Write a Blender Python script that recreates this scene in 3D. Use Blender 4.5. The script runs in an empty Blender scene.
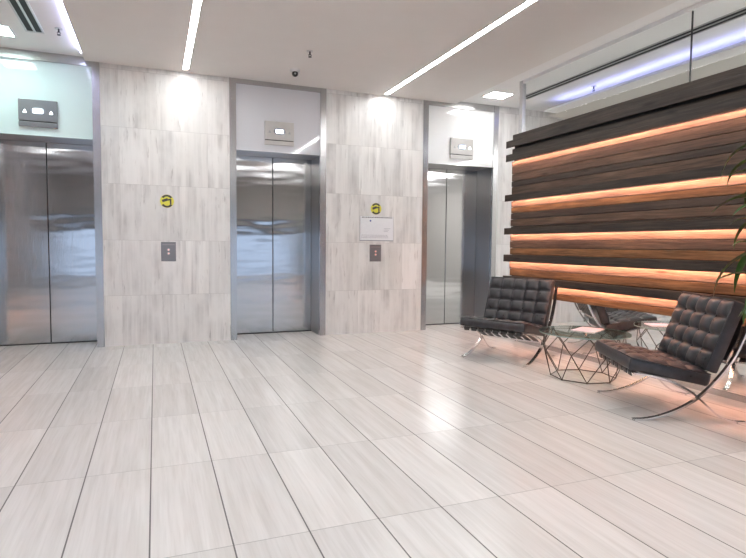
import bpy, bmesh, math, random
from mathutils import Vector, Matrix
random.seed(7)
SC = bpy.context.scene
COL = SC.collection

# ---------------------------------------------------------------- camera
F_PX = 553.75
yaw, pit, roll = 0.3750, -0.0606, 0.0093
cy, sy = math.cos(yaw), math.sin(yaw)
fw = Vector((sy * math.cos(pit), cy * math.cos(pit), math.sin(pit)))
rt = Vector((cy, -sy, 0)); up = rt.cross(fw)
cr, sr = math.cos(roll), math.sin(roll)
right = cr * rt + sr * up; upv = -sr * rt + cr * up
cam_data = bpy.data.cameras.new('camera'); cam = bpy.data.objects.new('camera', cam_data); COL.objects.link(cam)
m = Matrix((right, upv, -fw)).transposed().to_4x4(); m.translation = Vector((0, -7.041, 1.2))
cam.matrix_world = m
cam_data.sensor_width = 36; cam_data.lens = F_PX / 746 * 36; cam_data.clip_start = 0.05
SC.camera = cam

# ---------------------------------------------------------------- world, exposure
world = bpy.data.worlds.new('sky'); SC.world = world; world.use_nodes = True
bg = world.node_tree.nodes['Background']
bg.inputs[0].default_value = (0.60, 0.74, 1.0, 1); bg.inputs[1].default_value = 0.62
SC.view_settings.view_transform = 'Standard'
SC.view_settings.look = 'None'
SC.view_settings.exposure = 1.43
SC.view_settings.gamma = 1.0
SC.view_settings.use_curve_mapping = False
STRIP_E, FILL_PANEL_E, LED_E, COVE_E = 16.5, 4.5, 19.0, 7.0

ZC, ZS = 3.26, 3.2205            # ceiling, dropped ceiling underside

# ---------------------------------------------------------------- material helpers
class NT:
    def __init__(s, name):
        s.m = bpy.data.materials.new(name); s.m.use_nodes = True
        s.t = s.m.node_tree; s.n = s.t.nodes; s.b = s.n['Principled BSDF']
        s.out = s.n['Material Output']
    def new(s, ty, **k):
        n = s.n.new(ty)
        for a, v in k.items(): setattr(n, a, v)
        return n
    def put(s, sock, v):
        if hasattr(v, 'links'): s.t.links.new(v, sock)
        elif isinstance(v, (tuple, list)) and len(v) == 3 and sock.type == 'RGBA': sock.default_value = (*v, 1)
        else: sock.default_value = v
    def math(s, op, a, b=0.0, c=None):
        n = s.new('ShaderNodeMath', operation=op); s.put(n.inputs[0], a); s.put(n.inputs[1], b)
        if c is not None: s.put(n.inputs[2], c)
        return n.outputs[0]
    def coord(s):
        tc = s.new('ShaderNodeTexCoord'); sp = s.new('ShaderNodeSeparateXYZ')
        s.t.links.new(tc.outputs['Object'], sp.inputs[0]); return sp.outputs
    def vec(s, x, y, z):
        n = s.new('ShaderNodeCombineXYZ')
        for i, v in enumerate((x, y, z)): s.put(n.inputs[i], v)
        return n.outputs[0]
    def noise(s, v, scale=1.0, detail=3.0, rough=0.55, dist=0.0):
        n = s.new('ShaderNodeTexNoise'); s.put(n.inputs['Vector'], v); s.put(n.inputs['Scale'], scale)
        s.put(n.inputs['Detail'], detail); s.put(n.inputs['Roughness'], rough); s.put(n.inputs['Distortion'], dist)
        return n.outputs[0]
    def ramp(s, f, stops):
        n = s.new('ShaderNodeValToRGB'); e = n.color_ramp.elements
        while len(e) < len(stops): e.new(0.5)
        for i, (p, c) in enumerate(stops):
            e[i].position = p; e[i].color = (*c, 1) if len(c) == 3 else c
        s.put(n.inputs[0], f); return n.outputs[0]
    def mix(s, f, a, b, mode='MIX'):
        n = s.new('ShaderNodeMix', data_type='RGBA', blend_type=mode)
        s.put(n.inputs[0], f); s.put(n.inputs[6], a); s.put(n.inputs[7], b); return n.outputs[2]
    def bump(s, h, strength=0.2, dist=0.01):
        n = s.new('ShaderNodeBump'); s.put(n.inputs['Height'], h); n.inputs['Strength'].default_value = strength
        n.inputs['Distance'].default_value = dist; s.t.links.new(n.outputs[0], s.b.inputs['Normal'])
    def set(s, **k):
        names = dict(col='Base Color', rough='Roughness', metal='Metallic', coat='Coat Weight', crough='Coat Roughness',
                     spec='Specular IOR Level', ior='IOR', trans='Transmission Weight', em='Emission Color', es='Emission Strength',
                     sheen='Sheen Weight', sub='Subsurface Weight')
        for a, v in k.items(): s.put(s.b.inputs[names[a]], v)
        return s

def plain(name, col, rough=0.5, metal=0.0, var=0.04, scale=30, **k):
    s = NT(name); x, y, z = s.coord()
    f = s.noise(s.vec(x, y, z), scale, 3)
    a = tuple(c * (1 - var) for c in col); b = tuple(min(1, c * (1 + var)) for c in col)
    s.set(col=s.ramp(f, [(0.3, a), (0.7, b)]), rough=rough, metal=metal, **k)
    return s.m
def emit(name, col, e):
    s = NT(name); s.set(col=(0.8, 0.8, 0.8), em=col, es=e, rough=0.5); return s.m

def tiles(name, ax, cell, org, vein_axis, base, vein, grout, gw, gdark, rough, warp, fine, blot=False):
    """stone laid in a rectangular grid; ax = the two coordinate indices, veins run along ax[vein_axis]"""
    s = NT(name); c = s.coord(); U, V = c[ax[0]], c[ax[1]]
    u = s.math('DIVIDE', s.math('SUBTRACT', U, org[0]), cell[0]); v = s.math('DIVIDE', s.math('SUBTRACT', V, org[1]), cell[1])
    fu, fv = s.math('FLOOR', u), s.math('FLOOR', v)
    wn = s.new('ShaderNodeTexWhiteNoise', noise_dimensions='2D'); s.put(wn.inputs['Vector'], s.vec(fu, fv, 0.0)); r = wn.outputs['Value']
    off = s.math('MULTIPLY', r, 37.0)
    if vein_axis == 1: p, q = U, V
    else: p, q = V, U
    wob = s.math('MULTIPLY', s.noise(s.vec(s.math('MULTIPLY', p, 3.0), s.math('MULTIPLY', q, 1.4), off), 1.0, 2), warp)
    pp = s.math('ADD', p, wob)
    n1 = s.noise(s.vec(s.math('MULTIPLY', pp, fine), s.math('MULTIPLY', q, fine * 0.045), off), 1.0, 4, 0.6)
    n2 = s.noise(s.vec(s.math('MULTIPLY', pp, fine * 3.2), s.math('MULTIPLY', q, fine * 0.13), off), 1.0, 3, 0.6)
    n3 = s.noise(s.vec(s.math('MULTIPLY', p, 2.5), s.math('MULTIPLY', q, 1.0), off), 1.0, 2)
    col = s.ramp(n1, [(0.30, vein), (0.46, tuple(0.5 * (a + b) for a, b in zip(base, vein))), (0.60, base), (0.8, tuple(min(1, a * 1.05) for a in base))])
    c2 = s.ramp(n2, [(0.30, (0.84, 0.83, 0.82)), (0.55, (1, 1, 1))])
    col = s.mix(0.45, col, c2, 'MULTIPLY')
    if blot:
        n5 = s.noise(s.vec(s.math('MULTIPLY', pp, 4.0), s.math('MULTIPLY', q, 2.2), off), 1.0, 3, 0.6)
        col = s.mix(s.ramp(n5, [(0.35, (1, 1, 1)), (0.62, (0.15,) * 3)]), base, col)
        n6 = s.noise(s.vec(s.math('MULTIPLY', pp, 26.0), s.math('MULTIPLY', q, 3.2), s.math('ADD', off, 9.0)), 1.0, 4, 0.65)
        col = s.mix(1.0, col, s.ramp(n6, [(0.27, (0.70, 0.68, 0.68)), (0.39, (1, 1, 1))]), 'MULTIPLY')
    col = s.mix(s.math('MULTIPLY', s.math('SUBTRACT', n3, 0.45), 0.5), col, (0.80, 0.74, 0.66), 'MULTIPLY')
    tint = s.math('ADD', 0.90, s.math('MULTIPLY', r, 0.12))
    col = s.mix(1.0, col, s.vec(tint, tint, tint), 'MULTIPLY')
    def edge(w, cellsize, gwid):
        d = s.math('MULTIPLY', s.math('ABSOLUTE', s.math('SUBTRACT', s.math('FRACT', s.math('ADD', w, 0.5)), 0.5)), cellsize)
        return s.math('LESS_THAN', d, gwid / 2)
    g1, g2 = edge(u, cell[0], gw[0]), edge(v, cell[1], gw[1])
    col = s.mix(s.math('MULTIPLY', g1, gdark[0]), col, grout); col = s.mix(s.math('MULTIPLY', g2, gdark[1]), col, grout)
    g = s.math('MAXIMUM', g1, g2)
    s.set(col=col, rough=s.math('ADD', rough, s.math('ADD', s.math('MULTIPLY', g, 0.3), s.math('MULTIPLY', s.math('SUBTRACT', n1, 0.5), 0.08))))
    s.set(spec=0.4); s.bump(s.math('SUBTRACT', s.math('MULTIPLY', n3, 0.12), g), 0.12, 0.002)
    return s.m

def wood(name, dark, light, rough=0.5):
    s = NT(name); x, y, z = s.coord(); oi = s.new('ShaderNodeObjectInfo'); r = s.math('MULTIPLY', oi.outputs['Random'], 50.0)
    w = s.math('MULTIPLY', s.noise(s.vec(0.0, s.math('MULTIPLY', y, 1.5), s.math('ADD', s.math('MULTIPLY', z, 2.0), r)), 1.0, 2), 0.05)
    zz = s.math('ADD', z, w)
    n1 = s.noise(s.vec(r, s.math('MULTIPLY', y, 2.2), s.math('MULTIPLY', zz, 60.0)), 1.0, 4, 0.65)
    n2 = s.noise(s.vec(r, s.math('MULTIPLY', y, 9.0), s.math('MULTIPLY', zz, 260.0)), 1.0, 2)
    n3 = s.noise(s.vec(r, s.math('MULTIPLY', y, 1.3), s.math('MULTIPLY', z, 1.5)), 1.0, 2)
    col = s.ramp(n1, [(0.3, dark), (0.68, light)])
    col = s.mix(0.5, col, s.ramp(n2, [(0.35, (0.55, 0.5, 0.45)), (0.6, (1, 1, 1))]), 'MULTIPLY')
    col = s.mix(0.6, col, s.ramp(n3, [(0.35, (0.55, 0.55, 0.58)), (0.65, (1.15, 1.1, 1.0))]), 'MULTIPLY')
    vo = s.new('ShaderNodeTexVoronoi', feature='F1'); s.put(vo.inputs['Vector'], s.vec(r, s.math('MULTIPLY', y, 1.6), s.math('MULTIPLY', z, 7.0)))
    vo.inputs['Scale'].default_value = 1.0
    k = s.ramp(vo.outputs['Distance'], [(0.05, (0.25, 0.2, 0.17)), (0.14, (1, 1, 1))])
    col = s.mix(0.75, col, k, 'MULTIPLY')
    s.set(col=col, rough=rough, spec=0.35); s.bump(n1, 0.35, 0.004); return s.m

def steel(name, col, rough, brush, wave=0.0, brush_axis='x'):
    s = NT(name); x, y, z = s.coord()
    a = s.math('ADD', x, y)
    n = s.noise(s.vec(s.math('MULTIPLY', a, 420.0), 0.0, s.math('MULTIPLY', z, 3.0)), 1.0, 2)
    n2 = s.noise(s.vec(s.math('MULTIPLY', a, 0.8), 0.0, s.math('MULTIPLY', z, 3.2)), 1.0, 2)
    n4 = s.noise(s.vec(s.math('MULTIPLY', a, 0.35), 1.0, s.math('MULTIPLY', z, 0.9)), 1.0, 2)
    s.set(col=s.ramp(n, [(0.3, tuple(c * 0.95 for c in col)), (0.7, col)]), metal=1.0,
          rough=s.math('ADD', rough, s.math('MULTIPLY', s.math('SUBTRACT', n4, 0.5), 0.1)))
    b1 = s.new('ShaderNodeBump'); s.put(b1.inputs['Height'], n); b1.inputs['Strength'].default_value = brush; b1.inputs['Distance'].default_value = 0.0006
    last = b1
    if wave:
        b2 = s.new('ShaderNodeBump'); s.put(b2.inputs['Height'], n2); b2.inputs['Strength'].default_value = 1.0; b2.inputs['Distance'].default_value = wave
        s.t.links.new(b1.outputs[0], b2.inputs['Normal']); last = b2
    s.t.links.new(last.outputs[0], s.b.inputs['Normal']); return s.m

def clear_glass(name, tint, f_scale=1.0):
    s = NT(name); tr = s.new('ShaderNodeBsdfTransparent'); tr.inputs[0].default_value = (*tint, 1)
    gl = s.new('ShaderNodeBsdfGlossy'); gl.inputs['Roughness'].default_value = 0.01
    fr = s.new('ShaderNodeFresnel'); fr.inputs[0].default_value = 1.5
    mx = s.new('ShaderNodeMixShader'); ge = s.new('ShaderNodeNewGeometry')
    s.put(mx.inputs[0], s.math('MULTIPLY', s.math('MULTIPLY', fr.outputs[0], f_scale), s.math('SUBTRACT', 1.0, ge.outputs['Backfacing'])))
    s.t.links.new(tr.outputs[0], mx.inputs[1]); s.t.links.new(gl.outputs[0], mx.inputs[2])
    s.t.links.new(mx.outputs[0], s.out.inputs[0]); return s.m

M = {}
M['floor'] = tiles('floor_stone_tile', (0, 1), (0.312, 0.9264), (-0.0358, -3.9222), 1, (0.80, 0.785, 0.765), (0.725, 0.705, 0.68),
                   (0.10, 0.095, 0.09), (0.0065, 0.0045), (0.95, 0.55), 0.22, 0.010, 22.0)
M['marble'] = tiles('wall_vein_marble', (0, 2), (0.3245, 0.645), (-0.04, 0.59), 1, (0.90, 0.89, 0.875), (0.60, 0.585, 0.575),
                    (0.36, 0.34, 0.33), (0.002, 0.0035), (0.15, 0.5), 0.22, 0.035, 13.0, True)
M['taupe'] = plain('taupe_ceiling_paint', (0.80, 0.775, 0.75), 0.7, 0, 0.01, 4)
M['white_paint'] = plain('white_ceiling_paint', (0.87, 0.865, 0.86), 0.7, 0, 0.01, 4)
M['bulkhead'] = plain('pale_bulkhead_paint', (0.66, 0.64, 0.60), 0.7, 0, 0.01, 4)
M['door_steel'] = steel('brushed_door_steel', (0.55, 0.55, 0.555), 0.085, 0.3, 0.0065)
M['frame_steel'] = steel('brushed_frame_steel', (0.54, 0.54, 0.545), 0.24, 0.4)
M['jamb_steel'] = steel('brushed_jamb_steel', (0.42, 0.41, 0.40), 0.3, 0.4)
M['plate_steel'] = plain('satin_plate_steel', (0.60, 0.585, 0.565), 0.42, 0.5, 0.02, 20)
M['dark_plate'] = plain('dark_satin_plate', (0.26, 0.26, 0.28), 0.42, 0.5, 0.02, 20)
M['chrome'] = plain('polished_chrome', (0.78, 0.77, 0.76), 0.2, 1.0, 0.02, 10)
M['wire'] = plain('dark_bronze_wire', (0.11, 0.095, 0.085), 0.35, 0.9, 0.1, 60)
M['alu'] = plain('satin_aluminium', (0.62, 0.62, 0.63), 0.35, 0.8, 0.02, 20)
M['green_lit_header'] = plain('white_glass_green_light_tint', (0.72, 0.86, 0.855), 0.06, 0, 0.01, 3, coat=0.6, crough=0.01)  # white header glass with the greenish light put into its colour
M['lilac'] = plain('white_glass_grey_light_tint', (0.74, 0.755, 0.80), 0.06, 0, 0.01, 3, coat=0.6, crough=0.01)  # same header glass, greyer light put into its colour
M['whiteglass'] = plain('white_back_painted_glass', (0.92, 0.935, 0.94), 0.06, 0, 0.01, 3, coat=0.6, crough=0.01)
M['black'] = plain('black_void', (0.012, 0.012, 0.012), 0.6, 0, 0.1, 20)
M['dark'] = plain('dark_plastic', (0.03, 0.03, 0.032), 0.35, 0, 0.1, 20)
M['mirror'] = plain('mirror_silver', (0.86, 0.88, 0.87), 0.012, 1.0, 0.005, 3)
M['yellow'] = plain('yellow_sticker_vinyl', (0.82, 0.78, 0.10), 0.4, 0, 0.03, 30)
M['paper'] = plain('white_paper', (0.84, 0.85, 0.88), 0.45, 0, 0.02, 30)
M['ink'] = plain('grey_print_ink', (0.06, 0.06, 0.06), 0.6, 0, 0.05, 80)
M['inklight'] = plain('faint_print_ink', (0.45, 0.46, 0.50), 0.6, 0, 0.05, 80)
M['blueink'] = plain('blue_print_ink', (0.05, 0.09, 0.35), 0.5, 0, 0.05, 80)
M['redled'] = emit('red_button_ring', (1.0, 0.18, 0.10), 1.2)
M['whiteled'] = emit('lit_display', (0.80, 0.90, 1.0), 2.2)
M['offarrow'] = plain('unlit_arrow_lens', (0.42, 0.43, 0.44), 0.3, 0, 0.02, 20)
M['displaybezel'] = plain('smoked_display_bezel', (0.30, 0.32, 0.36), 0.15, 0, 0.02, 20)
M['strip'] = emit('linear_light_diffuser', (0.99, 0.99, 0.98), STRIP_E)
M['panel'] = emit('square_fill_light_diffuser', (0.96, 0.985, 1.0), FILL_PANEL_E)
M['gpanel'] = emit('cool_green_light_diffuser', (0.78, 1.0, 0.93), 14.0)
M['panel_soft'] = emit('dim_square_light_diffuser', (1.0, 0.985, 0.95), 13.0)
M['led'] = emit('warm_led_tape', (1.0, 0.47, 0.31), LED_E)
M['cove'] = emit('violet_white_cove_led', (0.62, 0.64, 1.0), COVE_E)
M['cove_bright'] = emit('lavender_cove_led', (0.46, 0.50, 1.0), 5.0)
M['glass'] = clear_glass('clear_partition_glass', (0.97, 0.975, 0.97), 0.12)
M['table_glass'] = clear_glass('table_glass_top', (0.80, 0.88, 0.84), 1.3)
M['table_edge'] = plain('green_glass_edge', (0.30, 0.40, 0.36), 0.1, 0, 0.02, 20)
M['wall_paint'] = plain('warm_white_wall_paint', (0.44, 0.42, 0.40), 0.6, 0, 0.02, 6)
M['pot'] = plain('charcoal_ceramic_pot', (0.06, 0.06, 0.065), 0.3, 0, 0.1, 15)
M['soil'] = plain('dark_potting_soil', (0.035, 0.025, 0.018), 0.9, 0, 0.4, 80)
M['bark'] = plain('brown_plant_stem', (0.16, 0.11, 0.06), 0.7, 0, 0.3, 60)
M['pink'] = plain('pale_lilac_magazine_paper', (0.80, 0.70, 0.80), 0.35, 0, 0.05, 40)
WD = [((0.028, 0.021, 0.018), (0.090, 0.070, 0.058)), ((0.055, 0.036, 0.026), (0.19, 0.125, 0.088)),
      ((0.10, 0.050, 0.022), (0.34, 0.185, 0.085)), ((0.24, 0.155, 0.115), (0.50, 0.36, 0.28))]  # palest tone has the LED glow put into the wood colour
for i, (a, b) in enumerate(WD): M['wood%d' % i] = wood(('charcoal', 'brown', 'amber', 'pale')[i] + '_reclaimed_timber', a, b)
def leather():
    s = NT('black_tufted_leather'); x, y, z = s.coord(); v = s.vec(x, y, z)
    n = s.noise(v, 260, 3); n2 = s.noise(v, 14, 3)
    s.set(col=s.ramp(n2, [(0.3, (0.024, 0.024, 0.028)), (0.7, (0.050, 0.050, 0.057))]), rough=s.ramp(n2, [(0.3, (0.27,) * 3), (0.7, (0.38,) * 3)]), spec=0.6)
    s.bump(s.math('ADD', n, s.math('MULTIPLY', n2, 2.0)), 0.25, 0.0015); return s.m
M['leather'] = leather()
def leafmat():
    s = NT('glossy_green_leaf'); x, y, z = s.coord(); v = s.vec(x, y, z)
    n = s.noise(v, 9, 3)
    s.set(col=s.ramp(n, [(0.3, (0.012, 0.060, 0.012)), (0.55, (0.04, 0.15, 0.025)), (0.8, (0.14, 0.30, 0.04))]), rough=0.28, spec=0.6); return s.m
M['leaf'] = leafmat()

# ---------------------------------------------------------------- mesh helpers
def obj(name, bm, mat, parent=None, smooth=False, mats=None):
    me = bpy.data.meshes.new(name); bmesh.ops.recalc_face_normals(bm, faces=bm.faces)
    bm.to_mesh(me); bm.free()
    for mm in ([mat] if not mats else mats): me.materials.append(M[mm])
    if smooth:
        for p in me.polygons: p.use_smooth = True
    o = bpy.data.objects.new(name, me); COL.objects.link(o)
    if parent: o.parent = parent
    return o
def tag(o, label, cat, group=None):
    o['label'] = label; o['category'] = cat
    if group: o['group'] = group
    return o
def thing(name, label, cat, loc=(0, 0, 0), rz=0.0, group=None):
    o = bpy.data.objects.new(name, None); COL.objects.link(o); o.location = loc; o.rotation_euler = (0, 0, rz)
    o.empty_display_size = 0.1
    return tag(o, label, cat, group)
def struct(name, bm, mat, parent=None, **k):
    o = obj(name, bm, mat, parent, **k)
    if not parent: o['kind'] = 'structure'
    return o
def bx(bm, x0, x1, y0, y1, z0, z1, bev=0.0, mi=0):
    r = bmesh.ops.create_cube(bm, size=1.0)
    for v in r['verts']:
        v.co = Vector(((x0 + x1) / 2 + v.co.x * (x1 - x0), (y0 + y1) / 2 + v.co.y * (y1 - y0), (z0 + z1) / 2 + v.co.z * (z1 - z0)))
    fs = {f for v in r['verts'] for f in v.link_faces}
    if mi:
        for f in fs: f.material_index = mi
    if bev:
        es = list({e for v in r['verts'] for e in v.link_edges})
        bmesh.ops.bevel(bm, geom=es, offset=bev, segments=2, affect='EDGES', profile=0.5)
def box(*a, **k):
    bm = bmesh.new(); bx(bm, *a, **k); return bm
def cyl(bm, c, r, h, axis='z', seg=24, r2=None):
    mt = Matrix.Translation(c)
    if axis == 'y': mt = mt @ Matrix.Rotation(math.pi / 2, 4, 'X')
    if axis == 'x': mt = mt @ Matrix.Rotation(math.pi / 2, 4, 'Y')
    bmesh.ops.create_cone(bm, cap_ends=True, segments=seg, radius1=r, radius2=r if r2 is None else r2, depth=h, matrix=mt)
def tube(bm, a, b, r, seg=8):
    a, b = Vector(a), Vector(b); d = b - a
    mt = Matrix.Translation((a + b) / 2) @ d.to_track_quat('Z', 'Y').to_matrix().to_4x4()
    bmesh.ops.create_cone(bm, cap_ends=True, segments=seg, radius1=r, radius2=r, depth=d.length, matrix=mt)
def prism(bm, pts, y0, y1, mi=0):
    """polygon in x,z extruded along y"""
    a = [bm.verts.new((p[0], y0, p[1])) for p in pts]; b = [bm.verts.new((p[0], y1, p[1])) for p in pts]
    fs = [bm.faces.new(a), bm.faces.new(b[::-1])]
    n = len(pts)
    for i in range(n): fs.append(bm.faces.new((a[i], b[i], b[(i + 1) % n], a[(i + 1) % n])))
    for f in fs: f.material_index = mi
def spline(pts, n=8):
    P = [Vector(p) for p in pts]; P = [P[0] * 2 - P[1]] + P + [P[-1] * 2 - P[-2]]; out = []
    for i in range(1, len(P) - 2):
        for k in range(n):
            t = k / n; a, b, c, d = P[i - 1:i + 3]
            out.append(0.5 * ((2 * b) + (c - a) * t + (2 * a - 5 * b + 4 * c - d) * t * t + (3 * b - a - 3 * c + d) * t ** 3))
    out.append(P[-2]); return out
def ribbon(bm, pts, y0, y1, th, n=8):
    """flat bar following a curve in x,z, spanning y0..y1"""
    P = spline([(p[0], 0, p[1]) for p in pts], n); prev = None; first = None
    for i, p in enumerate(P):
        t = (P[min(i + 1, len(P) - 1)] - P[max(i - 1, 0)]).normalized(); nn = Vector((-t.z, 0, t.x)) * th / 2
        ring = [bm.verts.new((p + s * nn) + Vector((0, yy, 0))) for s, yy in ((-1, y0), (-1, y1), (1, y1), (1, y0))]
        if prev:
            for k in range(4): bm.faces.new((prev[k], prev[(k + 1) % 4], ring[(k + 1) % 4], ring[k]))
        else: bm.faces.new(ring[::-1])
        prev = ring
    bm.faces.new(prev)

# ================================================================ STRUCTURE
XL, XR, YB = -2.75, 8.2, -9.6
struct('floor', box(XL - 0.2, XR + 0.2, YB - 0.2, 0.75, -0.12, 0.0), 'floor')
struct('ceiling', box(XL - 0.2, XR + 0.2, YB - 0.2, 0.75, ZC, ZC + 0.12), 'white_paint')
struct('dropped_ceiling', box(-0.70, 4.01, -8.6, 0.0, ZS, ZC), 'taupe')
struct('bulkhead_ceiling', box(5.46, 7.8, -8.6, -0.19, 3.14, ZC), 'bulkhead')
bm = bmesh.new(); bx(bm, 5.24, 5.46, -8.6, -0.4, 3.14, 3.15); bx(bm, 5.24, 5.25, -8.6, -0.4, 3.15, 3.165)
struct('trim_1', bm, 'white_paint')
struct('trim_2', box(XL, 4.2, YB, YB + 0.05, 1.62, 1.80), 'dark')
# elevator wall: stone piers between the three openings, one wall
EX = [(-1.77, -0.555), (0.867, 2.095), (3.504, 4.734)]
bm = bmesh.new(); xs = [XL] + [v for e in EX for v in e] + [XR]
for i in range(0, len(xs), 2): bx(bm, xs[i], xs[i + 1], 0.0, 0.55, 0.0, ZC)
struct('wall_back', bm, 'marble')
struct('wall_left', box(XL - 0.15, XL, YB, 0.0, 0, ZC), 'wall_paint')
struct('wall_right', box(XR, XR + 0.15, YB, 0.0, 0, ZC), 'wall_paint')
# wall behind the camera with a long run of windows
WZ0, WZ1, WX0, WX1 = 0.12, 1.62, -2.6, 4.2
bm = bmesh.new()
bx(bm, XL, XR, YB - 0.15, YB, 0, WZ0); bx(bm, XL, XR, YB - 0.15, YB, WZ1, ZC)
bx(bm, XL, WX0, YB - 0.15, YB, WZ0, WZ1); bx(bm, WX1, XR, YB - 0.15, YB, WZ0, WZ1)
struct('wall_front', bm, 'wall_paint')
for k in range(4):
    a = WX0 + k * (WX1 - WX0) / 4; b = a + (WX1 - WX0) / 4
    bm = bmesh.new()
    for q in ((a, a + 0.03, WZ0, WZ1), (b - 0.03, b, WZ0, WZ1), (a + 0.03, b - 0.03, WZ0, WZ0 + 0.04), (a + 0.03, b - 0.03, WZ1 - 0.04, WZ1)):
        bx(bm, q[0], q[1], YB - 0.10, YB - 0.04, q[2], q[3])
    bx(bm, a + 0.03, b - 0.03, YB - 0.10, YB - 0.04, 0.50, 0.60)
    bx(bm, a + 0.03, b - 0.03, YB - 0.10, YB - 0.04, 1.00, 1.06)
    w = struct('window_%d' % (k + 2), bm, 'dark')
    obj('glass_pane', box(a + 0.03, b - 0.03, YB - 0.075, YB - 0.065, WZ0 + 0.04, WZ1 - 0.04), 'glass', w)

# glass partition (window_1): aluminium end post, head track, panes
bm = bmesh.new(); bx(bm, 4.272, 4.322, -1.20, -1.13, 0, ZC, bev=0.003)
w1 = struct('window_1', bm, 'alu')
obj('head_track', box(4.275, 4.32, -9.6, -1.20, 3.222, ZC), 'white_paint', w1)
obj('floor_channel', box(4.285, 4.32, -9.6, -1.20, 0.0, 0.03), 'alu', w1)
py = [-1.20, -3.514, -5.83, -8.15, -9.6]
for a, b in zip(py, py[1:]):
    obj('glass_pane', box(4.294, 4.304, b + 0.004, a - 0.004, 0.03, 3.222), 'glass', w1)
for a in py[1:-1]:
    obj('pane_joint', box(4.292, 4.306, a - 0.004, a + 0.004, 0.03, 3.222), 'dark', w1)

# mirror cladding fixed to the lower glass, behind and below the timber
mir = thing('wall_mirror', 'long low mirror panel below the timber slat panel, reflecting the chairs and table', 'mirror', (4.27, -1.22, 0))
obj('mirror_glass', box(0.0, 0.012, -7.3, 0.0, 0.05, 0.66), 'mirror', mir)
o = obj('bottom_rail', box(-0.006, 0.014, -7.3, 0.0, 0.0, 0.05), 'frame_steel', mir)
o = obj('end_rail', box(-0.004, 0.013, 0.0, 0.014, 0.0, 0.66), 'frame_steel', mir)

# ================================================================ ELEVATORS
def elevator(i, label, header, arrows, steelname):
    x0, x1 = EX[i]; t = thing('elevator', label, 'elevator', (x0, 0, 0), 0, 'elevators along the marble wall')
    W = x1 - x0; fwid = 0.078; fy = -0.012; i0, i1 = fwid, W - fwid
    dy = 0.42; hz = 2.362
    for a, b in ((0, i0), (i1, W)): obj('door_frame', box(a, b, fy, 0.045, 0, ZC if i != 1 else ZS), 'frame_steel', t)
    obj('top_trim', box(i0, i1, fy + 0.004, 0.045, 3.165, ZC if i != 1 else ZS), 'frame_steel', t)
    h = obj('header_panel', box(i0, i1, 0.012, 0.04, hz, 3.165), header, t)
    obj('lintel', box(i0, i1, 0.04, dy + 0.06, hz, hz + 0.08), 'jamb_steel', t)
    for a, b in ((i0 - 0.03, i0), (i1, i1 + 0.03)): obj('jamb', box(a, b, 0.045, dy + 0.08, 0, hz + 0.08), 'jamb_steel', t)
    mid = (i0 + i1) / 2 + 0.0
    for a, b in ((i0 + 0.001, mid - 0.004), (mid + 0.004, i1 - 0.001)):
        obj('door_panel', box(a, b, dy, dy + 0.03, 0.012, hz - 0.001, bev=0.003), steelname, t)
    obj('shaft_void', box(i0, i1, dy + 0.04, dy + 0.08, 0.0, hz), 'black', t)
    obj('door_sill', box(i0, i1, dy - 0.006, dy + 0.04, 0.0, 0.010), 'dark', t)
    # floor indicator plate
    cx = W / 2 + 0.0; pz0, pz1 = 2.452, 2.742; pw = 0.185
    bm = bmesh.new(); bx(bm, cx - pw, cx + pw, -0.022, 0.012, pz0 + 0.062, pz1, bev=0.004)
    bx(bm, cx - pw, cx + pw, -0.018, 0.012, pz0, pz0 + 0.052, bev=0.003)
    ind = obj('floor_indicator', bm, 'plate_steel' if i else 'dark_plate', t)
    obj('dark_gap', box(cx - pw + 0.004, cx + pw - 0.004, -0.010, 0.012, pz0 + 0.052, pz0 + 0.062), 'black', ind)  # black strip between the two indicator plates
    bm = bmesh.new(); r = bmesh.ops.create_uvsphere(bm, u_segments=24, v_segments=12, radius=1.0)
    for v in bm.verts: v.co = Vector((cx + v.co.x * 0.075, -0.022 + v.co.y * 0.004, pz0 + 0.168 + v.co.z * 0.042))
    obj('display_bezel', bm, 'displaybezel', ind, smooth=True)
    obj('display', box(cx - 0.047, cx + 0.047, -0.030, -0.024, pz0 + 0.145, pz0 + 0.19), 'whiteled', ind)
    for k, sx in enumerate((-0.125, 0.125)):
        bm = bmesh.new(); prism(bm, [(cx + sx - 0.018, pz0 + 0.143), (cx + sx + 0.018, pz0 + 0.143), (cx + sx, pz0 + 0.178)], -0.026, -0.021)
        obj('arrow', bm, 'whiteled' if arrows[k] else 'offarrow', ind)
    return t
elevator(0, 'left elevator with closed steel doors under a white glass header with green light tinted in', 'green_lit_header', (1, 1), 'door_steel')
elevator(1, 'middle elevator between the two marble piers with a white glass header with greyer light tinted in', 'lilac', (0, 0), 'door_steel')
elevator(2, 'right elevator behind the armchair with a bright white glass header', 'whiteglass', (0, 1), 'door_steel')

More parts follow.
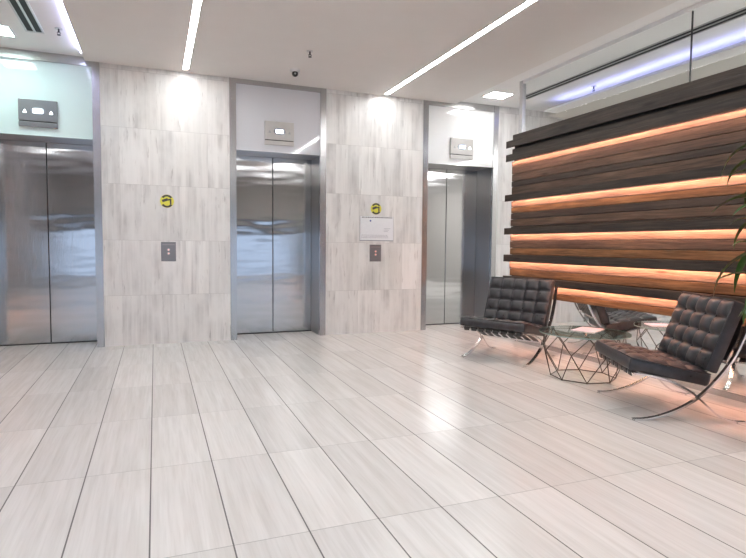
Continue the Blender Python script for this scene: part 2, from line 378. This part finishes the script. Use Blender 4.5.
# ================================================================ TIMBER PANEL
def timber_panel(label, loc, rz, LL):
    tw = thing('timber_wall_panel', label, 'wall panel', loc, rz)
    obj('backing_board', box(0.030, 0.066, -LL, -0.09, 0.63, 2.585), 'dark', tw)
    # (z top, z bottom, front?, tone (pale holds the LED glow), led beneath)
    B = [(2.600, 2.524, 0, 0, 0), (2.522, 2.436, 1, 0, 0), (2.424, 2.354, 0, 0, 0), (2.352, 2.267, 1, 0, 1),
         (2.264, 2.206, 0, 3, 0), (2.204, 2.107, 0, 1, 0), (2.105, 2.019, 0, 1, 0), (2.017, 1.952, 0, 0, 0), (1.950, 1.852, 0, 1, 0), (1.850, 1.770, 1, 0, 1),
         (1.768, 1.695, 0, 3, 0), (1.693, 1.622, 0, 2, 0), (1.620, 1.544, 0, 0, 0), (1.542, 1.458, 0, 1, 0), (1.456, 1.436, 0, 0, 0), (1.434, 1.353, 1, 0, 1),
         (1.351, 1.273, 0, 3, 0), (1.271, 1.185, 0, 1, 0), (1.183, 1.101, 0, 2, 0), (1.099, 1.012, 1, 0, 1),
         (1.010, 0.922, 0, 3, 0), (0.920, 0.836, 0, 2, 0), (0.830, 0.751, 1, 0, 1), (0.749, 0.673, 0, 3, 0), (0.671, 0.602, 0, 2, 0)]
    for zt, zb, fr, tone, led in B:
        je = random.uniform(-0.006, 0.006)
        if fr:
            bmb = box(-0.052, 0.0, -LL, -0.020 + je, zb + 0.014, zt, bev=0.003)
            bx(bmb, -0.052, -0.042, -LL, -0.020 + je, zb, zb + 0.02)
        else: bmb = box(0.0, 0.030, -LL, -0.085 + je, zb + 0.0015, zt - 0.0015, bev=0.004)
        obj('timber_board', bmb, 'wood%d' % tone, tw)
        if led: obj('led_strip', box(-0.040, -0.026, -(LL - 0.02), -0.09, zb + 0.008, zb + 0.014), 'led', tw)

timber_panel('large backlit panel of horizontal reclaimed timber boards on the glass partition', (4.2, -1.03, 0), 0, 6.4)
timber_panel('added backlit timber board panel on the left wall, beyond the left edge of the photo', (XL + 0.07, -4.2, 0), math.pi, 2.8)  # unseen panel added to throw warm light on the left floor

# ================================================================ CEILING FITTINGS
def linear(label, x0, x1, y0, y1):
    t = thing('linear_ceiling_light', label, 'ceiling light', (x0, y1, ZS), 0, 'linear lights in the dropped ceiling')
    w = x1 - x0; L = y0 - y1
    obj('diffuser', box(0.004, w - 0.004, L, 0, -0.003, 0.0), 'strip', t)
    bm = bmesh.new(); bx(bm, 0, 0.004, L, 0, -0.004, 0); bx(bm, w - 0.004, w, L, 0, -0.004, 0); bx(bm, 0, w, 0, 0.004, -0.004, 0)
    obj('trim_edge', bm, 'white_paint', t)
linear('left one of two long white light lines in the taupe ceiling', 0.325, 0.392, -7.6, -0.14)
linear('right long light line in the taupe ceiling, running towards the right elevator', 2.875, 2.940, -7.6, -0.09)
def square(label, x0, x1, y0, y1, mat, zc=ZC):
    t = thing('square_ceiling_light', label, 'ceiling light', ((x0 + x1) / 2, (y0 + y1) / 2, zc), 0, 'recessed square ceiling lights')
    a, b = (x1 - x0) / 2, (y1 - y0) / 2
    obj('diffuser', box(-a, a, -b, b, -0.004, 0.0), mat, t)
    bm = bmesh.new()
    for q in ((-a - .02, -a, -b - .02, b + .02), (a, a + .02, -b - .02, b + .02), (-a, a, -b - .02, -b), (-a, a, b, b + .02)): bx(bm, *q, -0.006, 0.0)
    obj('trim_ring', bm, 'white_paint', t)
square('added square fill light at the far left, out of frame', -2.2, -1.8, -5.9, -5.45, 'panel')  # unseen fill light added to brighten the left side
square('square light in the white ceiling near the right elevator', 4.228, 4.53, -0.635, -0.37, 'panel_soft')
square('greenish square light in the white ceiling before the left elevator', -1.60, -1.285, -0.70, -0.42, 'gpanel')
for k, (px_, w_) in enumerate(((-0.35, 'leftmost'), (1.0, 'second from the left'), (2.05, 'third from the left'), (3.45, 'rightmost'))):
    square(w_ + ' of four added square fill lights above the camera', px_ - 0.22, px_ + 0.22, -7.2, -6.75, 'panel', ZS)  # unseen fill lights added to brighten the room
t = thing('linear_ceiling_light', 'added fill light line under the bulkhead of the room behind the glass', 'ceiling light', (6.7, -3.2, 3.14), 0)
obj('diffuser', box(0, 0.3, -5.2, 0, -0.003, 0), 'strip', t)  # added out of view to brighten the room behind the glass
def sprinkler(loc, label):
    t = thing('sprinkler_head', label, 'sprinkler', loc, 0, 'ceiling sprinklers')
    bm = bmesh.new(); cyl(bm, (0, 0, -0.003), 0.035, 0.006); obj('cover_plate', bm, 'alu', t)
    bm = bmesh.new(); cyl(bm, (0, 0, -0.022), 0.008, 0.034, seg=12)
    for s in (-1, 1): tube(bm, (s * 0.006, 0, -0.03), (s * 0.016, 0, -0.045), 0.003); tube(bm, (s * 0.016, 0, -0.045), (0, 0, -0.06), 0.003)
    cyl(bm, (0, 0, -0.062), 0.018, 0.004, seg=12); obj('deflector', bm, 'dark', t)
sprinkler((1.534, -1.286, ZS), 'small sprinkler in the taupe ceiling just beyond the security camera')
sprinkler((-0.835, -0.83, ZC), 'small sprinkler in the white ceiling beside the left air vent')
sprinkler((5.25, -1.35, ZC), 'small sprinkler in the ceiling behind the glass partition')

dc = thing('security_camera', 'small white ceiling security camera with a black lens ball', 'camera', (1.538, -0.605, ZS))
bm = bmesh.new(); cyl(bm, (0, 0, -0.012), 0.052, 0.024, r2=0.058); obj('housing', bm, 'white_paint', dc, smooth=False)
bm = bmesh.new(); bmesh.ops.create_uvsphere(bm, u_segments=20, v_segments=12, radius=0.036, matrix=Matrix.Translation((0, 0, -0.042))); obj('lens_ball', bm, 'dark', dc, smooth=True)
bm = bmesh.new(); cyl(bm, (-0.006, -0.036, -0.05), 0.010, 0.006, axis='y', seg=16); obj('lens', bm, 'alu', dc)

def vent(label, x0, x1, y0, y1):
    t = thing('slot_air_vent', label, 'air vent', (x0, y1, ZC), 0, 'linear slot air vents')
    w = x1 - x0; L = y0 - y1
    obj('dark_slot', box(0.01, w - 0.01, L, -0.01, -0.003, 0.0), 'black', t)
    bm = bmesh.new()
    for a, b in ((0, 0.1 * w), (w / 2 - 0.06 * w, w / 2 + 0.06 * w), (w - 0.1 * w, w)): bx(bm, a, b, L, 0, -0.008, 0.0)
    bx(bm, 0, w, -0.02, 0, -0.008, 0)
    obj('frame', bm, 'alu', t)
vent('dark two slot air vent in the white ceiling at the upper left', -1.145, -0.985, -5.0, -0.64)
vent('dark two slot air vent in the ceiling behind the glass partition', 4.715, 4.865, -8.0, -0.5)
c1 = tag(obj('cove_light', box(-0.712, -0.702, -8.4, -0.25, 3.226, 3.246), 'cove'), 'hidden cool white cove light along the left edge of the taupe ceiling', 'cove light', 'cove lights')
c2 = tag(obj('cove_light', box(5.27, 5.29, -8.4, -0.6, 3.15, 3.157), 'cove_bright'), 'cool white cove light along the bulkhead behind the glass partition', 'cove light', 'cove lights')

# ================================================================ WALL ITEMS
def disc_sign(x, z, label):
    t = thing('round_camera_sign', label, 'sign', (x, 0, z), 0, 'round yellow camera stickers')
    R = 0.078
    bm = bmesh.new(); cyl(bm, (0, -0.0015, 0), R, 0.003, axis='y', seg=40); obj('sticker', bm, 'yellow', t)
    for s in (1, -1):
        pts = [(R * 0.97 * math.cos(a), s * R * 0.97 * math.sin(a)) for a in [math.radians(38 + k * 104 / 14) for k in range(15)]]
        pts += [(R * 0.62 * math.cos(a) , s * (R * 0.70 * math.sin(a))) for a in [math.radians(142 - k * 104 / 14) for k in range(15)]]
        bm = bmesh.new(); prism(bm, pts, -0.0045, -0.003); obj('black_arc', bm, 'ink', t)
    bm = bmesh.new(); prism(bm, [(-0.058, 0.014), (-0.048, -0.014), (0.014, 0.008), (0.006, 0.038)], -0.0045, -0.003)
    prism(bm, [(0.012, 0.026), (0.050, 0.030), (0.050, -0.036), (0.032, -0.036), (0.032, 0.010), (0.012, 0.006)], -0.0045, -0.003)
    obj('camera_symbol', bm, 'ink', t)
disc_sign(0.139, 1.700, 'round yellow camera sticker on the marble between left and middle elevators')
disc_sign(2.806, 1.697, 'round yellow camera sticker on the marble above the white notice')
def buttons(x, z, label):
    t = thing('call_button_panel', label, 'button panel', (x, 0, z), 0, 'elevator call button plates')
    p = obj('face_plate', box(-0.083, 0.083, -0.008, 0.0, -0.115, 0.115, bev=0.002), 'dark_plate', t)
    obj('top_slot', box(-0.070, 0.070, -0.0095, -0.008, 0.078, 0.086), 'jamb_steel', p)
    for dz in (0.022, -0.022):
        bm = bmesh.new(); cyl(bm, (0, -0.011, dz), 0.016, 0.008, axis='y', seg=24); b = obj('call_button', bm, 'alu', t)
        bm = bmesh.new(); cyl(bm, (0, -0.0155, dz), 0.006, 0.002, axis='y', seg=16); obj('button_light', bm, 'redled', b)
buttons(0.150, 1.104, 'steel call button plate with red lights on the left marble pier')
buttons(2.802, 1.096, 'steel call button plate below the white notice on the right marble pier')
nt = thing('notice_board', 'white printed notice in a clear holder above the right call buttons', 'notice', (2.819, 0, 1.428))
obj('holder', box(-0.246, 0.246, -0.006, 0.0, -0.168, 0.166), 'displaybezel', nt)
nb = obj('sheet', box(-0.243, 0.243, -0.008, -0.006, -0.158, 0.165), 'paper', nt)
bm = bmesh.new(); x = -0.22
while x < 0.22:
    w = random.uniform(0.012, 0.03); bx(bm, x, min(x + w, 0.225), -0.009, -0.008, 0.146, 0.156); x += w + 0.007
obj('heading_text', bm, 'ink', nb)
bm = bmesh.new()
for r in range(3):
    x = -0.225
    while x < 0.15:
        w = random.uniform(0.01, 0.03); bx(bm, x, x + w, -0.009, -0.008, -0.092 - r * 0.017, -0.086 - r * 0.017); x += w + 0.006
obj('small_text', bm, 'inklight', nb); bm = bmesh.new()
for r in range(3): bx(bm, 0.10, 0.20 - 0.02 * r, -0.009, -0.008, 0.0 - r * 0.02, 0.005 - r * 0.02)
obj('small_text', bm, 'inklight', nb)
bm = bmesh.new(); cyl(bm, (-0.095, -0.0085, 0.105), 0.012, 0.001, axis='y', seg=16); obj('blue_mark', bm, 'blueink', nb)

# ================================================================ ARMCHAIRS
def cushion(p_front, p_back, up_dir, th, hw, nx, ny, depth=0.034, bot=True):
    """tufted slab: long axis from p_front to p_back in x,z (top surface line); up_dir = outward normal; th = thickness"""
    bm = bmesh.new(); R = 10
    a, b, n = Vector((p_front[0], 0, p_front[1])), Vector((p_back[0], 0, p_back[1])), Vector((up_dir[0], 0, up_dir[1])).normalized()
    NU, NV = nx * R, ny * R
    grid = []
    for j in range(NV + 1):
        row = []
        for i in range(NU + 1):
            u, v = i / NU, j / NV
            fu, fv = (u * nx) % 1.0, (v * ny) % 1.0
            su = 1 - abs(2 * fu - 1) ** 2.6; sv = 1 - abs(2 * fv - 1) ** 2.6
            cu, cv = abs(2 * fu - 1) ** 6, abs(2 * fv - 1) ** 6
            h = depth * (su * sv) ** 0.62 - 0.014 * cu * cv - 0.006
            eu = min(u, 1 - u) * 2 * hw; ev = min(v, 1 - v) * (b - a).length
            if i in (0, NU) or j in (0, NV): h = -0.004
            e = min(eu, ev)
            if 0 < e < 0.02: h = h * (0.6 + 0.4 * e / 0.02)
            row.append(bm.verts.new(a.lerp(b, v) + Vector((0, -hw + 2 * hw * u, 0)) + n * h))
        grid.append(row)
    for j in range(NV):
        for i in range(NU): bm.faces.new((grid[j][i], grid[j][i + 1], grid[j + 1][i + 1], grid[j + 1][i]))
    ring = grid[0][:] + [grid[j][NU] for j in range(1, NV + 1)] + grid[NV][NU - 1::-1] + [grid[j][0] for j in range(NV - 1, 0, -1)]
    c = a.lerp(b, 0.5)
    def lay(d, s):
        out = []
        for v in ring:
            q = v.co + n * 0.004 - c; along = (b - a).normalized()
            q = along * (q.dot(along) * s[0]) + Vector((0, q.y * s[1], 0))
            out.append(bm.verts.new(c + q - n * d))
        return out
    L = (b - a).length
    prev = ring; n0 = len(ring)
    for d, g in ((0.010, 0.006), (th * 0.5, 0.008), (th - 0.014, 0.005), (th - 0.004, 0.0), (th, -0.008)):
        cur = lay(d, ((L + 2 * g) / L, (hw + g * 0.6) / hw))
        for k in range(n0): bm.faces.new((prev[k], prev[(k + 1) % n0], cur[(k + 1) % n0], cur[k]))
        prev = cur
    bm.faces.new(prev[::-1])
    return bm, a, b, n
def piping(a, b, n, hw, d):
    bm = bmesh.new(); L = (b - a).normalized() * 0.004
    cs = [a - L, b + L]; pts = [cs[0] + Vector((0, -hw - .002, 0)), cs[0] + Vector((0, hw + .002, 0)), cs[1] + Vector((0, hw + .002, 0)), cs[1] + Vector((0, -hw - .002, 0))]
    pts = [p - n * d for p in pts]
    for k in range(4): tube(bm, pts[k], pts[(k + 1) % 4], 0.0045, 6)
    return bm
CA = [(-0.030, 0.775), (-0.010, 0.69), (0.024, 0.58), (0.086, 0.440), (0.182, 0.300), (0.298, 0.175), (0.415, 0.095), (0.547, 0.037), (0.655, 0.011), (0.735, 0.007)]
CB = [(0.735, 0.330), (0.60, 0.312), (0.447, 0.262), (0.36, 0.216), (0.298, 0.165), (0.240, 0.112), (0.183, 0.062), (0.120, 0.027), (0.05, 0.009), (-0.020, 0.007)]
def lounge_chair(loc, rz, label):
    t = thing('lounge_chair', label, 'armchair', loc, rz, 'tufted black leather lounge chairs')
    for s in (-1, 1):
        y0, y1 = (0.346, 0.378) if s > 0 else (-0.378, -0.346)
        bm = bmesh.new(); ribbon(bm, CA, y0, y1, 0.013); f = obj('back_and_front_leg_bar', bm, 'chrome', t, smooth=False)
        bm = bmesh.new(); ribbon(bm, CB, y0, y1, 0.013); obj('seat_and_rear_leg_bar', bm, 'chrome', t, smooth=False)
    rails = [(0.715, 0.328), (0.330, 0.196), (0.105, 0.412), (-0.022, 0.742)]
    for x, z in rails:
        obj('cross_rail', box(x - 0.014, x + 0.014, -0.346, 0.346, z - 0.006, z + 0.006), 'chrome', t)
    for k in range(8):
        y = -0.30 + k * 0.6 / 7
        bm = bmesh.new(); ribbon(bm, [(0.738, 0.305), (0.742, 0.338), (0.70, 0.338), (0.50, 0.283), (0.33, 0.206)], y - 0.029, y + 0.029, 0.005, 4)
        obj('seat_strap', bm, 'dark', t)
    for k in range(8):
        y = -0.30 + k * 0.6 / 7
        bm = bmesh.new(); ribbon(bm, [(0.108, 0.425), (0.045, 0.57), (-0.004, 0.745)], y - 0.029, y + 0.029, 0.005, 4)
        obj('back_strap', bm, 'dark', t)
    hw = 0.362
    th = 0.088
    bm, a, b, n = cushion((0.752, 0.440), (0.228, 0.337), (-0.19, 0.98), th, hw, 5, 4)
    sc = obj('seat_cushion', bm, 'leather', t, smooth=True)
    obj('piping', piping(a, b, n, hw, 0.002), 'leather', sc, smooth=True); 
    bm, a2, b2, n2 = cushion((0.262, 0.372), (0.092, 0.845), (0.945, 0.33), th, hw, 5, 4)
    bc = obj('back_cushion', bm, 'leather', t, smooth=True)
    obj('piping', piping(a2, b2, n2, hw, 0.002), 'leather', bc, smooth=True)
    for (A, Bb, N, pr) in ((a, b, n, sc), (a2, b2, n2, bc)):
        for i in range(1, 5):
            for j in range(1, 4):
                bm = bmesh.new(); p = A.lerp(Bb, j / 4) + Vector((0, -hw + 2 * hw * i / 5, 0)) - N * 0.006
                bmesh.ops.create_uvsphere(bm, u_segments=8, v_segments=6, radius=0.009, matrix=Matrix.Translation(p))
                obj('tufting_button', bm, 'leather', pr, smooth=True)
    return t
lounge_chair((3.8875, -1.848, 0), math.atan2(-0.342, -0.636), 'black tufted leather lounge chair before the right elevator, left of the glass table')
lounge_chair((3.9055, -4.159, 0), math.atan2(0.3145, -0.661), 'black tufted leather lounge chair nearest the plant, right of the glass table')

# ================================================================ TABLE
tc = Vector((3.68, -3.03, 0))
tb = thing('side_table', 'round glass coffee table on a dark wire lattice base between the two chairs', 'table', tc)
N8 = 8; a0 = math.radians(10)
ring = lambda R, z, off: [Vector((R * math.cos(a0 + off + k * math.tau / N8), R * math.sin(a0 + off + k * math.tau / N8), z)) for k in range(N8)]
rb, rm, rtp = ring(0.285, 0.006, 0), ring(0.375, 0.255, math.pi / 8), ring(0.355, 0.405, 0)
for nm, rr in (('base_ring', rb), ('top_ring', rtp)):
    bm = bmesh.new()
    for k in range(N8): tube(bm, rr[k], rr[(k + 1) % N8], 0.0045)
    for k in range(N8): bmesh.ops.create_uvsphere(bm, u_segments=8, v_segments=6, radius=0.0065, matrix=Matrix.Translation(rr[k]))
    obj(nm, bm, 'wire', tb)
bm = bmesh.new()
for k in range(N8):
    for q in (k, (k + 1) % N8):
        tube(bm, rm[k], rb[q], 0.0042); tube(bm, rm[k], rtp[q], 0.0042)
obj('wire_lattice', bm, 'wire', tb)
bm = bmesh.new(); bmesh.ops.create_cone(bm, cap_ends=True, segments=64, radius1=0.40, radius2=0.40, depth=0.010, matrix=Matrix.Translation((0, 0, 0.4165)))
bm.faces.ensure_lookup_table()
for f in bm.faces:
    if abs(f.normal.z) < 0.5: f.material_index = 1
obj('glass_top', bm, None, tb, mats=['table_glass', 'table_edge'])
mg = thing('magazine', 'pale lilac magazine lying on the glass coffee table', 'magazine', (tc.x + 0.11, tc.y + 0.07, 0.4215), math.radians(28))
obj('pages', box(-0.145, 0.145, -0.105, 0.105, 0, 0.006, bev=0.001), 'paper', mg)
obj('cover', box(-0.147, 0.147, -0.107, 0.107, 0.006, 0.0075), 'pink', mg)

# ================================================================ PLANT
def leaf(bm, base, az, L, w, lift, droop):
    d = Vector((math.cos(az), math.sin(az), 0)); s = Vector((-d.y, d.x, 0)); P = []
    n = 10
    for i in range(n + 1):
        t = i / n
        P.append(base + d * (L * (t * math.cos(lift) * (1 - 0.28 * droop * t * t))) + Vector((0, 0, L * (math.sin(lift) * t - droop * t * t * 0.75))))
    prev = None
    for i, p in enumerate(P):
        t = i / n; ww = w * (math.sin(math.pi * min(1, 0.06 + t * 0.94)) ** 0.8) * (1 - 0.25 * t) + 0.0012
        tn = (P[min(i + 1, n)] - P[max(i - 1, 0)]).normalized(); nn = s.cross(tn) * -0.012 * (ww / max(w, 1e-4))
        row = [bm.verts.new(p - s * ww + nn), bm.verts.new(p), bm.verts.new(p + s * ww + nn)]
        if prev:
            for k in range(2): bm.faces.new((prev[k], prev[k + 1], row[k + 1], row[k]))
        prev = row
pl = thing('potted_plant', 'tall potted plant with long drooping glossy green leaves at the right edge', 'plant', (3.43, -4.93, 0))
bm = bmesh.new(); cyl(bm, (0, 0, 0.20), 0.11, 0.40, seg=40, r2=0.15); obj('pot', bm, 'pot', pl, smooth=False)
bm = bmesh.new(); cyl(bm, (0, 0, 0.403), 0.138, 0.006, seg=32); obj('soil', bm, 'soil', pl)
canes = [((0.03, 0.02), 1.80), ((-0.05, -0.03), 1.35), ((0.06, -0.05), 0.98)]
for (cx, cyy), h in canes:
    bm = bmesh.new(); q = [Vector((cx, cyy, 0.40)), Vector((cx * 1.3, cyy * 1.2, 0.40 + (h - 0.4) * 0.5)), Vector((cx * 1.2, cyy * 1.6, h))]
    for a, b in zip(q, q[1:]): tube(bm, a, b, 0.013, 10)
    cane = obj('stem', bm, 'bark', pl)
    bm = bmesh.new()
    for k in range(32):
        z = h - 0.38 + 0.40 * k / 31
        leaf(bm, Vector((cx * 1.2, cyy * 1.5, z)), k * 2.399 + h, random.uniform(0.40, 0.58), random.uniform(0.036, 0.052), random.uniform(0.15, 0.8), random.uniform(0.5, 1.1))
    obj('leaves', bm, 'leaf', cane, smooth=True)
